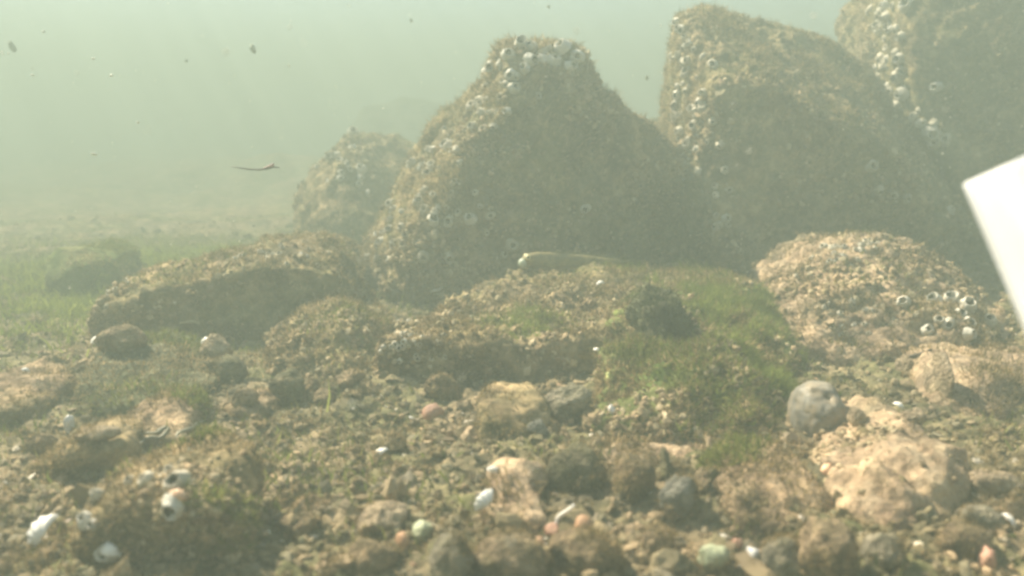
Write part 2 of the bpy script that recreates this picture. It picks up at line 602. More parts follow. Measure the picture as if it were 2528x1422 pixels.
barnacles(rA, [(1270, 218, 34), (1205, 215, 30), (1185, 250, 32), (1165, 262, 30), (1240, 240, 28), (1218, 312, 20), (1105, 360, 34), (1120, 375, 26),
               (1050, 520, 34), (1070, 545, 36), (1108, 548, 34), (1160, 540, 34), (1045, 635, 34), (1108, 637, 32), (1040, 600, 28), (1265, 605, 36), (1200, 250, 26), (1330, 237, 20), (1445, 515, 26)])
barnacles(rA, scatter_px(62, 1235, 190, 900, 650, 16, 32, 30))
barnacles(rA, scatter_px(14, 1100, 450, 1300, 640, 12, 24, 50))
bits = [(1385, 185, 12), (1240, 215, 12), (1310, 330, 10), (1690, 290, 12)]

# B  the tall block to its right
rB = rock("boulder", [
    (1675,38,1.33),(1675,36,1.42),(1745,24,1.36),(1750,22,1.42),(1900,52,1.46),(2040,88,1.50),(2140,158,1.52),(2210,290,1.50),(2330,450,1.42),(2380,540,1.38),
    (1655,180,1.38),(1660,340,1.36),(1690,410,1.33),(1640,520,1.30),(1640,620,1.26),
    (1785,215,1.18),(1910,215,1.17),(2010,285,1.16),(2160,350,1.20),
    (1785,420,1.19),(1770,620,1.21),(2100,620,1.21),(2340,560,1.26)],
    0.22, M_ROCK, "tall blocky boulder with a slanting tan top, right of the peaked boulder", "boulder",
    voxel=0.005, turf=26000, green=800, crust=4500, amp=(0.005,0.006,0.003), smooth=1, tlen=0.0115)
barnacles(rB, scatter_px(50, 1690, 60, 1690, 430, 14, 30, 22))
barnacles(rB, scatter_px(14, 1740, 230, 1790, 560, 14, 26, 20))
barnacles(rB, [(2150, 410, 34), (2170, 470, 26), (2205, 480, 24), (2240, 490, 22), (2345, 520, 22), (1760, 160, 28), (1730, 255, 30), (1700, 400, 24), (1760, 300, 22), (1778, 358, 24)])

# C  the boulder running out of the picture at top right
rC = rock("boulder", [
    (2170, -90, 1.62), (2160, 20, 1.60), (2165, 210, 1.58), (2290, 350, 1.52), (2450, 420, 1.50), (2760, 460, 1.50), (2760, -120, 1.60), (2250, -100, 1.5), (2260, 100, 1.46),
    (2330, 330, 1.45), (2500, 100, 1.38), (2750, 100, 1.38), (2550, 420, 1.40), (2750, 420, 1.40), (2400, -110, 1.45), (2750, -110, 1.45)],
    0.25, M_ROCK, "barnacled boulder running out of the picture at the top right corner", "boulder",
    voxel=0.006, turf=19000, crust=3500, amp=(0.007,0.007,0.0035), smooth=2)
barnacles(rC, scatter_px(30, 2185, 10, 2190, 240, 16, 32, 20))
barnacles(rC, [(2195, 222, 36), (2230, 232, 40), (2210, 265, 36), (2310, 215, 28), (2240, 10, 40), (2300, 330, 40), (2310, 350, 34), (2220, 145, 30)], BARNW)
barnacles(rC, scatter_px(10, 2230, 260, 2330, 340, 16, 30, 12))

# D  paler boulders behind, left of the peak
rD = rock("boulder", [(720, 500, 1.75), (800, 390, 1.75), (860, 330, 1.78), (960, 330, 1.82), (1080, 400, 1.80), (1100, 560, 1.65), (760, 580, 1.55), (830, 420, 1.58), (900, 560, 1.5)],
    0.25, M_ROCK, "hazy barnacle-specked boulder behind the left slope of the peaked boulder", "boulder", voxel=0.007, turf=9000, green=1000, crust=1500)
barnacles(rD, [(872, 328, 30), (890, 418, 32), (830, 385, 26), (815, 390, 24), (850, 400, 20), (870, 365, 20), (840, 440, 18)] + scatter_px(10, 820, 380, 900, 450, 12, 20, 25), BARNW)
rD2 = rock("boulder", [(850,330,4.2),(900,265,4.25),(1000,238,4.3),(1120,260,4.3),(1200,330,4.2),(1180,470,3.6),(860,470,3.6)],
    0.4, M_OLIVE, "faint far boulder nearly lost in the murky water behind the peaked boulder", "boulder", voxel=0.012)
rD3 = rock("boulder", [(1560, 330, 2.0), (1600, 290, 2.0), (1720, 280, 2.0), (1780, 400, 1.95), (1560, 460, 1.9)],
    0.3, M_OLIVE, "dim boulder seen through the gap between the peaked and the blocky boulder", "boulder", voxel=0.01)

# E  the low ledge on the left
rE = rock("boulder", [(225,770,.88),(250,730,.91),(340,690,.93),(500,652,.95),(640,610,.98),(800,596,1.02),(870,640,1.02),(850,780,.91),(270,752,.865),(480,698,.875),(660,652,.89),(820,664,.91),(280,835,.88),(500,840,.875),(740,815,.895)],
    0.16, M_ROCK, "low long boulder on the left with a sunlit rim above its dark front", "boulder", voxel=0.0045, turf=18000, green=1200, crust=3200, csize=.0035)
barnacles(rE, scatter_px(16, 250, 740, 330, 690, 10, 18, 14) + scatter_px(16, 560, 640, 820, 620, 10, 20, 14))

# mossy mound between ledge and slab
rX = rock("rock", [(650,830,.80),(740,795,.84),(830,745,.89),(900,760,.90),(950,830,.82),(920,905,.74),(800,925,.725),(670,890,.75),(760,830,.77),(860,800,.80)],
    0.10, M_ROCK, "low mossy rock with a slanting ridge between the ledge and the slab", "rock", voxel=0.0045, turf=9000, green=1200, crust=1500, csize=.003)

# F  the flat slab the fish rests on
rF = rock("rock_slab", [(950,825,.735),(990,795,.77),(1130,750,.85),(1270,668,1.0),(1500,636,1.06),(1700,655,1.04),(1880,700,.93),(1920,780,.82),(930,905,.745),(1100,925,.73),(1400,920,.72),(1500,850,.72),(1260,845,.715),(1080,848,.715),(960,860,.72)],
    0.02, M_ROCK, "broad flat rock slab with green-brown growth and the fish on top", "rock slab", voxel=0.0045, turf=26000, green=2500, glen=0.006, crust=5000, csize=.003, gspot=[(1290,790,.78,.025,1800),(1640,690,.98,.05,3000)])
barnacles(rF, scatter_px(30, 960, 850, 1120, 830, 10, 20, 22))
rF2 = rock("rock", [(1500,800,.74),(1570,740,.82),(1680,716,.86),(1850,700,.90),(1930,800,.80),(1955,940,.68),(1900,1075,.57),(1600,1095,.55),(1470,1030,.59),(1480,900,.66),(1650,850,.69),(1820,880,.66),(1700,980,.595)],
    0.06, M_GREEN, "wide green turfed rock with bushy algae in front of the blocky boulder", "rock", voxel=0.0045, turf=26000, green=6000, glen=0.009, crust=5500, csize=.0028, gspot=[(1830,780,.80,.05,20000),(1890,930,.67,.035,5000),(1700,720,.85,.03,4000)])
# the dark round tuft of growth on it
# G  tan boulder on the right
rG = rock("boulder", [(1900,700,.90),(2000,640,.94),(2130,590,.96),(2230,600,.96),(2350,690,.92),(2500,760,.86),(2560,880,.80),(2300,895,.76),(2100,890,.755),(1960,865,.765),(1940,790,.80),(2060,705,.83),(2250,725,.82),(2380,800,.79)],
    0.15, M_PINK, "rounded tan boulder in sunlight below the blocky boulder at right", "boulder", voxel=0.0045, turf=9000, green=800, crust=2200, csize=.0032, amp=(0.008,0.007,0.003), smooth=2)
barnacles(rG, [(2305, 745, 40), (2345, 745, 44), (2390, 755, 40), (2390, 800, 36), (2340, 800, 30), (2290, 815, 30), (2390, 825, 34), (2320, 790, 24), (2230, 745, 30), (2440, 790, 34), (2370, 775, 28)], BARNW)
barnacles(rG, scatter_px(24, 2020, 640, 2170, 590, 12, 22, 14) + scatter_px(14, 1990, 680, 2130, 840, 12, 18, 30))

# right-hand pale rock under the white tube
rR = rock("rock", [(2330,890,.70),(2400,872,.72),(2560,860,.73),(2600,980,.65),(2480,1045,.60),(2330,1010,.62),(2340,940,.65),(2450,945,.64)],
    0.08, M_PINK, "pale tan rock at the right edge beneath the white sheet", "rock", voxel=0.004, turf=4500, amp=(0.008, 0.005, 0.002))
# H  lower right tan boulder
rH = rock("boulder", [(2060,1130,.52),(2120,1050,.545),(2230,1026,.55),(2330,1090,.52),(2400,1170,.49),(2345,1265,.445),(2200,1305,.425),(2080,1265,.44),(2040,1190,.48),(2200,1125,.475),(2290,1180,.45)],
    0.05, M_PINK, "smooth tan boulder with creases and a dark pit at the lower right", "boulder", voxel=0.0035, turf=1500, tlen=0.003, crust=1600, csize=.0022, amp=(0.005, 0.006, 0.0018), smooth=2, pits=[(2282,1122,.0035,.006),(2275,1112,.003,.005)]+[(2170+q*7,1120+q*5.5,.0028,.0028) for q in range(18)]+[(2150+q*7,1195+q*5,.0028,.0028) for q in range(16)]+[(2110+q*4,1100-q*2,.003,.002) for q in range(10)])
# J  the near mound with barnacles at lower left
rJ = rock("rock", [(175,1290,.415),(250,1205,.44),(330,1165,.452),(450,1136,.452),(565,1190,.43),(605,1300,.405),(570,1400,.41),(300,1410,.41),(160,1390,.41),(300,1255,.402),(450,1238,.398),(545,1255,.398),(235,1330,.398)],
    0.05, M_ROCK, "near mossy mound with white ring barnacles on top and a dark front, lower left", "rock", voxel=0.0035, turf=9000, tlen=0.0045, green=2500, glen=0.006, crust=2600, csize=.002, amp=(0.005,0.005,0.0022), smooth=2)
barnacles(rJ, [(435, 1192, 62), (420, 1165, 34), (360, 1185, 40), (320, 1190, 30), (240, 1222, 34), (400, 1180, 26)], BARN)
barnacles(rJ, [(428, 1250, 56), (210, 1285, 42), (232, 1296, 28), (265, 1365, 54)], BARNW)

# left mid-ground stones
rK = rock("rock", [(72,1150,.525),(150,1105,.535),(230,1066,.54),(312,1083,.53),(328,1122,.52),(230,1175,.515),(100,1185,.512),(200,1110,.50),(280,1105,.505),(120,1135,.50)],
    0.04, M_ROCK, "wedge-shaped rock with a pale top and dark underside near the left edge", "rock", voxel=0.0035, turf=5000, amp=(0.004, 0.004, 0.002), tlen=0.0045, smooth=2)
rL = rock("rock", [(290,1060,.58),(330,1006,.60),(440,990,.61),(475,1018,.60),(455,1080,.56),(330,1090,.555)],
    0.04, M_TAN, "small tan topped rock with a squiggly worm tube in front of it", "rock", voxel=0.0035, turf=3500, green=1500, amp=(0.004, 0.004, 0.002), tlen=0.0045, smooth=2)
rV = rock("rock", [(195,940,.68),(230,880,.72),(330,846,.755),(470,876,.74),(535,940,.69),(430,1005,.635),(220,1005,.635)],
    0.06, M_OLIVE, "broad dull brown rock under the stone with a white band, left", "rock", voxel=0.004, turf=8000, green=1500, amp=(0.004, 0.004, 0.002), tlen=0.0045, smooth=2)
rV2 = rock("rock", [(-60,960,.67),(10,922,.69),(80,950,.68),(102,995,.645),(0,1025,.62),(-80,1005,.635)],
    0.06, M_TAN, "tan rock cut by the left edge of the picture", "rock", voxel=0.004, turf=2500, amp=(0.004, 0.004, 0.002), tlen=0.0045, smooth=2)
rW = rock("rock", [(105,660,1.18),(140,622,1.21),(200,610,1.23),(262,640,1.2),(275,690,1.17),(120,708,1.15),(190,660,1.15)],
    0.12, M_GREEN, "rounded hazy stone standing in the green growth at far left", "rock", voxel=0.005, turf=3500, green=1500, amp=(0.004, 0.004, 0.002), tlen=0.0045, smooth=2)
rN = rock("rock", [(1178,995,.585),(1210,968,.61),(1335,972,.605),(1350,998,.588),(1338,1068,.565),(1196,1086,.56),(1185,1012,.575),(1300,1015,.572)],
    0.035, M_ROCK, "small table-like rock with a flat pale top and dark front, right of the pink pebble", "rock", voxel=0.0032, turf=2500, amp=(0.003, 0.003, 0.0016), tlen=0.0045, smooth=2)
rS2 = rock("rock", [(1190,1240,.44),(1230,1178,.46),(1330,1198,.455),(1348,1280,.43),(1300,1335,.415),(1200,1318,.42)],
    0.03, M_PINK, "knobbly tan rock with white shell bits on its left side, bottom centre", "rock", voxel=0.003, turf=2500, amp=(0.006, 0.005, 0.002))
rT = rock("rock_shelf", [(1480,1125,.53),(1560,1095,.545),(1860,1085,.55),(1995,1095,.545),(2005,1135,.525),(1760,1150,.51),(1500,1165,.505)],
    0.03, M_PINK, "pale sunlit rock shelf along the foot of the green turfed rock", "rock shelf", voxel=0.0035, turf=3500, amp=(0.006, 0.005, 0.002))
rM = rock("rock", [(1740,1200,.475),(1850,1148,.49),(2000,1158,.485),(2060,1230,.455),(1980,1305,.425),(1800,1315,.42),(1820,1225,.44)],
    0.04, M_TAN, "dull olive turfed rock left of the smooth creased boulder", "rock", voxel=0.0035, turf=6000, green=2000, amp=(0.004, 0.004, 0.002), tlen=0.0045, smooth=2)
rO = rock("rock", [(560,1000,.635),(640,962,.655),(685,985,.65),(640,1015,.62),(580,1025,.615)],
    0.03, M_TAN, "low tan knobbly rock beside the dark tilted olive stone", "rock", voxel=0.003, turf=1200, amp=(0.004, 0.004, 0.002), tlen=0.0045, smooth=2)

rZ = rock("weed_clump", [(1575,800,.715),(1580,745,.735),(1620,722,.745),(1670,730,.745),(1690,790,.72),(1640,850,.685),(1640,770,.70)],
    0.03, M_OLIVE, "dark round clump of bushy weed on the green turfed rock", "weed clump", voxel=0.003, turf=2500,
    tmat=islands("dark_turf", [(0.035, 0.045, 0.02), (0.06, 0.07, 0.03), (0.09, 0.10, 0.045)], transl=0.2, spec=0.1), tlen=0.007)

# ------------------------------------------------------------------ loose stones and shells
def stone_mesh(name, sx, sy, sz, seed, facets=7, rough=0.10, sub=4):
    rg = np.random.default_rng(seed)
    bm = bmesh.new()
    bmesh.ops.create_icosphere(bm, subdivisions=sub, radius=1)
    V = np.array([v.co for v in bm.verts])
    F = np.array([[v.index for v in f.verts] for f in bm.faces])
    bm.free()
    for _ in range(facets):
        n = rg.normal(size=3); n /= np.linalg.norm(n)
        d = rg.uniform(0.62, 0.9)
        over = V @ n - d
        V = V - np.where(over > 0, over * 0.85, 0)[:, None] * n
    N = V / np.linalg.norm(V, axis=1)[:, None]
    V = V + N * (rough * fbm(V + rg.random(3) * 40, 1.3, 3) + rough * 0.28 * fbm(V + rg.random(3) * 40, 6, 3) + (0.018 * fbm(V + rg.random(3) * 40, 14, 2) if sub >= 4 else 0))[:, None]
    for k in range(3):
        V[:, k] /= np.abs(V[:, k]).max()
    return mesh_np(name, V * np.array([sx, sy, sz]), F)

def seat(px, py, h):
    """where a thing whose middle shows at (px,py) and that is h photo px tall touches down"""
    return cast(px, py + h * 0.40)

SEED = [100]
def stone(name, px, py, wpx, hpx, mat, label, cat, group=None, tilt=0.0, facets=9, rough=0.15, sub=4, turf=0, deep=0.8, roll=0.0):
    h = seat(px, py, hpx)
    if h is None:
        print("no seat", name, px, py); return None
    SEED[0] += 1
    d = h[3]
    sx, sz = 0.5 * wpx / FPX * d, 0.69 * hpx / FPX * d
    me = stone_mesh(name, sx, max(sz, sx * deep), sz, SEED[0], facets, rough, sub)
    o = link(name, me, mat)
    o.location = h[0] + Vector((0, max(sz, sx * deep) * 0.5, sz * 0.42))
    o.rotation_euler = (R(roll), R(tilt), R(random.uniform(-15, 15)))
    tag(o, label, cat, group)
    if wpx > 60 and name == "stone" and cat == "stone" and turf >= 0:
        turf = max(turf, 200) + int(0.05 * wpx * hpx)
        V = np.array([v.co for v in me.vertices]); F = np.array([list(p.vertices) for p in me.polygons])
        p, n = sample(V, F, turf, lambda c, N_: np.clip(0.2 + 2.2 * fbm(c + SEED[0], 45, 2), 0.02, 2))
        sv, st = strands(p, n, 0.0038, 0.0006)
        t = link("algae_turf", mesh_np("algae_turf", sv, st, False), T_BROWN, o); t["kind"] = "stuff"
    return o

C_PINK = plain("pink_stone", (0.46, 0.25, 0.17), var=0.15, silt=0.35)
C_ORANGE = plain("orange_stone", (0.50, 0.28, 0.15), var=0.18, silt=0.30)
C_WHITE = plain("white_stone", (0.74, 0.72, 0.68), var=0.1, silt=0.15)
C_PALE = encrusted("pale_stone", (0.16, 0.12, 0.075), (0.36, 0.28, 0.19), (0.50, 0.40, 0.28), gamt=0.2, s=2.3, bump=0.9)
C_GREENP = plain("pale_green_stone", (0.32, 0.36, 0.23), var=0.2, silt=0.40)
C_GREY = encrusted("grey_stone", (0.11, 0.10, 0.07), (0.23, 0.205, 0.15), (0.33, 0.29, 0.215), gamt=0.3, s=2.3, bump=0.9)
C_BLUE = encrusted("blue_grey_stone", (0.13, 0.125, 0.105), (0.23, 0.22, 0.185), (0.30, 0.285, 0.24), gamt=0.15, s=2.3, bump=0.9)
C_DARK = encrusted("dark_olive_stone", (0.065, 0.06, 0.036), (0.14, 0.125, 0.075), (0.22, 0.19, 0.12), gamt=0.35, s=2.3, bump=0.9)
C_BROWN = encrusted("brown_stone", (0.075, 0.055, 0.033), (0.19, 0.14, 0.085), (0.29, 0.215, 0.13), gamt=0.35, s=2.3, bump=0.9)
C_TAN = encrusted("tan_stone", (0.10, 0.075, 0.045), (0.25, 0.185, 0.115), (0.37, 0.28, 0.18), gamt=0.35, s=2.3, bump=0.9)
C_DOME = plain("domed_grey_stone", (0.205, 0.195, 0.165), var=0.3, scale=150, silt=0.6)
C_YEL = plain("yellow_stone", (0.55, 0.58, 0.22), var=0.15)

stone("stone", 705, 960, 92, 80, C_DARK, "dark olive stone tilted on edge in front of the mossy rock", "stone", tilt=-25, turf=300)
stone("pebble", 770, 957, 44, 40, C_BROWN, "small round brown pebble touching the dark tilted olive stone", "pebble")
stone("stone", 858, 942, 92, 40, C_TAN, "elongated stone lying slantwise at the foot of the mossy rock", "stone", tilt=-25)
stone("pebble", 800, 985, 56, 44, C_BROWN, "flat dull brown pebble below the round brown pebble", "pebble")
stone("pebble", 1069, 1021, 56, 40, C_PINK, "smooth pink pebble on the rubble left of the table-like rock", "pebble", tilt=-18, rough=0.06, facets=5)
stone("stone", 1095, 960, 100, 56, C_BROWN, "dull brown stone in the shade under the slab's tan end", "stone", turf=300)
stone("stone", 1402, 1005, 128, 78, C_GREY, "grey-green stone with a tan crust beside the table-like rock", "stone", turf=500)
stone("stone", 1327, 1062, 58, 46, C_BLUE, "small grey stone with a pale rim below the table-like rock", "stone")
stone("stone", 1430, 1175, 160, 118, C_DARK, "big dark round stone, largest of the stones at bottom centre", "stone", turf=700, facets=6, rough=0.10)
stone("stone", 1566, 1188, 112, 96, C_BROWN, "rounded brown stone touching the right of the big dark round stone", "stone", turf=300, facets=6, rough=0.10)
stone("stone", 1682, 1228, 104, 80, C_BLUE, "blue-grey stone right of the rounded brown stone", "stone", facets=10, rough=0.16)
stone("stone", 1645, 1155, 26, 70, C_DARK, "thin dark upright sliver of stone behind the blue-grey stone", "stone", deep=0.5)
stone("pebble", 1735, 1192, 32, 56, C_TAN, "small upright tan pebble right of the dark sliver", "pebble")
stone("stone", 930, 1292, 148, 74, C_PALE, "pale flat stone with a grassy cap and shadow below, bottom centre left", "stone", tilt=-14, turf=250)
stone("pebble", 991, 1345, 36, 44, C_ORANGE, "orange pebble below the right end of the pale flat stone", "pebble", rough=0.06, facets=5)
stone("pebble", 1045, 1312, 56, 46, C_GREENP, "pale green pebble right of the pale flat stone", "pebble")
stone("pebble", 1366, 1312, 44, 28, C_PINK, "flat pinkish pebble beside the curved white shell", "pebble", rough=0.03)
stone("pebble", 1441, 1304, 46, 46, C_ORANGE, "round orange pebble right of the curved white shell", "pebble", rough=0.06, facets=5)
stone("pebble", 1861, 1375, 32, 38, C_WHITE, "bright white pebble at the bottom right of centre", "pebble", rough=0.05)
stone("stone", 1768, 1384, 84, 50, C_GREENP, "greenish wedge-shaped stone left of the bright white pebble", "stone")
stone("pebble", 1822, 1345, 30, 26, C_PINK, "tiny pinkish pebble above the greenish wedge-shaped stone", "pebble")
stone("stone", 1620, 1345, 92, 60, C_TAN, "yellow-brown stone with a dark lower side, bottom right of centre", "stone", turf=150)
stone("stone", 1110, 1392, 110, 100, C_GREY, "blurred grey-green stone at the bottom edge below the pale green pebble", "stone", turf=300, facets=3)
stone("stone", 1260, 1395, 190, 100, C_TAN, "broad tan stone at the bottom edge below the knobbly rock", "stone", turf=500, facets=3)
stone("stone", 1445, 1385, 190, 90, C_BROWN, "broad brown stone at the bottom edge below the round orange pebble", "stone", turf=700, facets=3)
stone("stone", 2055, 1375, 130, 120, C_TAN, "large blurred tan stone at the bottom edge below the creased boulder", "stone", turf=300, facets=3)
stone("stone", 1940, 1390, 110, 84, C_GREY, "blurred olive-grey stone between the bright white pebble and a large tan stone", "stone", turf=300, facets=3)
stone("stone", 2190, 1380, 110, 90, C_GREY, "blurred grey stone in the bottom right corner's dark gap", "stone", turf=200, facets=3)
stone("pebble", 2445, 1390, 44, 50, C_PINK, "dull pink pebble in the bottom right corner", "pebble")
stone("stone", 2400, 1350, 120, 60, C_BROWN, "brown stone behind the dull pink pebble in the bottom right corner", "stone", turf=200)
stone("stone", 2470, 1200, 120, 50, C_PALE, "pale flat stone at the right edge below the creased boulder's level", "stone", tilt=10)
stone("stone", 2440, 1290, 110, 44, C_GREY, "grey slanted stone at the right edge under a pale flat stone", "stone", tilt=15)
stone("pebble", 2120, 1030, 42, 36, C_PALE, "small pale pebble between the domed grey stone and the creased boulder", "pebble")
stone("pebble", 2260, 1030, 70, 28, C_PALE, "pale elongated pebble behind the creased boulder", "pebble", tilt=-15)
stone("stone", 290, 842, 124, 56, C_TAN, "flat-topped stone with a white band at its left end", "stone", turf=200)
stone("stone", 530, 860, 84, 50, C_PALE, "stone with a white and orange end in front of the long ledge", "stone", tilt=12)
stone("stone", 545, 915, 110, 60, C_DARK, "dark stone shaded under the white and orange ended stone", "stone", turf=250)
stone("stone", 230, 1075, 100, 30, C_PALE, "pale yellow stone lying on the wedge-shaped rock", "stone")
stone("pebble", 165, 1050, 18, 34, C_WHITE, "narrow whitish stone chip standing near the left edge", "pebble")
stone("stone", 740, 1310, 110, 70, C_BROWN, "brown stone in the bottom left rubble beside the shaded mound", "stone", turf=300)
stone("stone", 900, 1385, 150, 74, C_BROWN, "low brown stone at the bottom edge left of the orange pebble", "stone", turf=400)
stone("stone", 95, 1100, 70, 44, C_BROWN, "small brown stone behind the wedge-shaped rock at the left edge", "stone", turf=150)
stone("pebble", 1505, 931, 26, 22, C_YEL, "bright yellow-green pebble on the green turfed rock's left side", "pebble")
stone("pebble", 1510, 1012, 18, 20, C_WHITE, "tiny whitish pebble below the yellow-green pebble", "pebble")
stone("stone", 2240, 910, 26, 44, C_PALE, "pale upright stone chip in the shade under the tan boulder", "stone")
stone("stone", 2333, 935, 24, 90, C_PALE, "tall narrow pale stone chip against the pale tan rock at right", "stone")
stone("stone", 600, 985, 70, 40, C_TAN, "orange-tan stone at the foot of the dull brown rock", "stone", tilt=-12)
stone("stone", 430, 1240, 30, 40, C_ORANGE, "small orange stone lodged beside the white barnacle on the near mound", "stone")

# the domed grey stone with lines and a pit
o = stone("stone", 2030, 1000, 122, 122, C_DOME, "domed grey stone with fine grooves and a small pit on top", "stone", turf=-1, facets=2, rough=0.07, sub=5)
for k in range(1):
    me = o.data
    V = np.array([v.co for v in me.vertices])
    s = np.abs(V[:, 2]).max()
    z = V[:, 2] / s
    o.location.z -= 0.30 * s
    g = 0.010 * s * np.clip(np.sin(z * 34 + 2.5 * pnoise(V / s * 1.5)), 0, 1) ** 3
    N = V / np.linalg.norm(V, axis=1)[:, None]
    pit = Vector((0.02 * s, -0.62 * s, 0.72 * s)); pit = np.array(pit)
    dd = np.linalg.norm(V - pit * (np.linalg.norm(V, axis=1).mean() / np.linalg.norm(pit)), axis=1)
    V = V - N * (g + 0.16 * s * np.exp(-(dd / (0.10 * s)) ** 2))[:, None]
    me.vertices.foreach_set("co", V.astype(np.float32).ravel()); me.update()

# ---- shells
def shell_mesh(name, r, seed, curl=1.0, ridges=14):
    """one valve: a ribbed dish with real thickness"""
    rg = random.Random(seed)
    bm = bmesh.new()
    nr, na = 10, 28
    def pt(i, j, off):
        t = i / nr
        a = -1.25 + 2.5 * j / (na - 1)
        rr = t * (1 + 0.04 * math.sin(ridges * a) * t)
        x, y = rr * math.sin(a) * 0.95, rr * math.cos(a) * 0.9
        z = curl * 0.55 * (1 - (t - 0.35) ** 2 * 1.6 - 0.55 * (a / 1.25) ** 2 * t) + 0.015 * math.sin(ridges * a) * t + off
        return (x * r, y * r, z * r)
    lay = []
    for off in (0.0, -0.06):
        lay.append([[bm.verts.new(pt(i, j, off)) for j in range(na)] for i in range(1, nr + 1)])
    for g, fl in zip(lay, (False, True)):
        for a_, b_ in zip(g, g[1:]):
            for j in range(na - 1):
                q = [a_[j], a_[j + 1], b_[j + 1], b_[j]]
                f = bm.faces.new(q if not fl else q[::-1]); f.smooth = True
    top, bot = lay
    loop_t = top[0] + [r_[-1] for r_ in top[1:]] + top[-1][::-1][1:] + [r_[0] for r_ in top[::-1][1:-1]]
    loop_b = bot[0] + [r_[-1] for r_ in bot[1:]] + bot[-1][::-1][1:] + [r_[0] for r_ in bot[::-1][1:-1]]
    n = len(loop_t)
    for i in range(n):
        bm.faces.new((loop_t[i], loop_b[i], loop_b[(i + 1) % n], loop_t[(i + 1) % n]))
    bmesh.ops.recalc_face_normals(bm, faces=bm.faces)
    me = bpy.data.meshes.new(name); bm.to_mesh(me); bm.free()
    return me

def shell(px, py, dpx, label, rot=(0, 0, 0), mat=None, group=None, name="shell"):
    h = cast(px, py)
    if h is None:
        return
    SEED[0] += 1
    r = 0.55 * dpx / FPX * h[3]
    o = link(name, shell_mesh(name, r, SEED[0]), mat or M_SHELL)
    o.location = h[0] + Vector((0, -0.2 * r, 0.15 * r))
    o.rotation_euler = tuple(R(a) for a in rot)
    tag(o, label, "shell", group)

M_SHELLO = plain("orange_shell", (0.72, 0.50, 0.32), rough=0.45, var=0.25, scale=70, c2=(0.6, 0.28, 0.14))
shell(130, 1330, 92, "bright white and orange shell standing in the moss at lower left", (60, -55, 20))
shell(268, 1372, 56, "white broken shell half sunk in the near mound's shaded side", (70, 20, -20))
shell(440, 1235, 48, "orange-tinged shell below the ring barnacle on the near mound", (70, 30, 10), M_SHELLO)
shell(1205, 1245, 66, "white shell fragment on the left side of the knobbly tan rock", (75, -40, 30))
shell(1217, 1168, 34, "small pale pointed shell behind the knobbly tan rock", (85, 10, 0))
shell(1195, 1190, 44, "greyish shell flake left of the small pale pointed shell", (85, -20, 0), C_GREY)
shell(1500, 1365, 44, "white chipped shell at the bottom edge right of centre", (70, 60, 0))
shell(1485, 706, 26, "white shell bit lying on top of the slab behind the green growth", (40, 0, 30))
shell(1472, 870, 22, "white shell bit on the slab's front edge", (60, 0, -20))
shell(63, 920, 20, "tiny white shell above the tan rock at the left edge", (60, 20, 0))
shell(945, 1135, 52, "cream shell fragment glinting in the rubble left of bottom centre", (50, -50, 0))
shell(2215, 1010, 30, "white forked shell fragment behind the creased boulder", (60, 30, 0))
shell(2045, 1168, 40, "yellowish curved shell at the left edge of the creased boulder", (60, -60, 0), M_SHELLO)
shell(2480, 1300, 50, "white sliver of shell near the right edge of the picture", (50, 60, 0))
shell(245, 850, 34, "white shell edge at the left end of the flat-topped stone", (80, -60, 0))
shell(515, 852, 36, "white and orange shell chip on the end of the stone before the ledge", (70, -30, 0))

# ---- tubes: worm cast, twigs, curved shell
def tube_mesh(name, pts, rads, seg=8):
    bm = bmesh.new()
    pts = [Vector(p) for p in pts]
    rings = []
    for i, p in enumerate(pts):
        t = (pts[min(i + 1, len(pts) - 1)] - pts[max(i - 1, 0)]).normalized()
        s = t.cross(Vector((0.1, 0.2, 1))).normalized()
        b = t.cross(s)
        rings.append([bm.verts.new(p + (s * math.cos(2 * math.pi * k / seg) + b * math.sin(2 * math.pi * k / seg)) * rads[i]) for k in range(seg)])
    for a_, b_ in zip(rings, rings[1:]):
        for k in range(seg):
            f = bm.faces.new((a_[k], a_[(k + 1) % seg], b_[(k + 1) % seg], b_[k])); f.smooth = True
    bm.faces.new(rings[0][::-1]); bm.faces.new(rings[-1])
    bmesh.ops.recalc_face_normals(bm, faces=bm.faces)
    me = bpy.data.meshes.new(name); bm.to_mesh(me); bm.free()
    return me

def lay(name, pix, rpx, mat, label, cat, lift=0.6, taper=True, sub=4, group=None):
    """a thin thing laid along the ground through photo pixels"""
    dense = []
    for (a, b), (c, d) in zip(pix, pix[1:]):
        for k in range(sub):
            t = k / sub
            dense.append((a + (c - a) * t, b + (d - b) * t))
    dense.append(pix[-1])
    hits = [cast(*q) for q in dense]
    ok = [h for h in hits if h is not None]
    if len(ok) < 2: return
    pts = [h[0] + Vector((0, 0, 0)) for h in ok]
    pts = [sum((pts[max(0, min(len(pts) - 1, i + k))] for k in (-1, 0, 1)), Vector()) / 3 for i in range(len(pts))]
    r = rpx / FPX * ok[0][3]
    n = len(pts)
    rads = [r * (1 - 0.6 * abs(2 * i / (n - 1) - 1) ** 3 if taper else 1) for i in range(n)]
    pts = [p + Vector((0, 0, r * lift)) for p in pts]
    o = link(name, tube_mesh(name, [p - pts[0] for p in pts], rads), mat)
    o.location = pts[0]
    tag(o, label, cat, group)
    return o

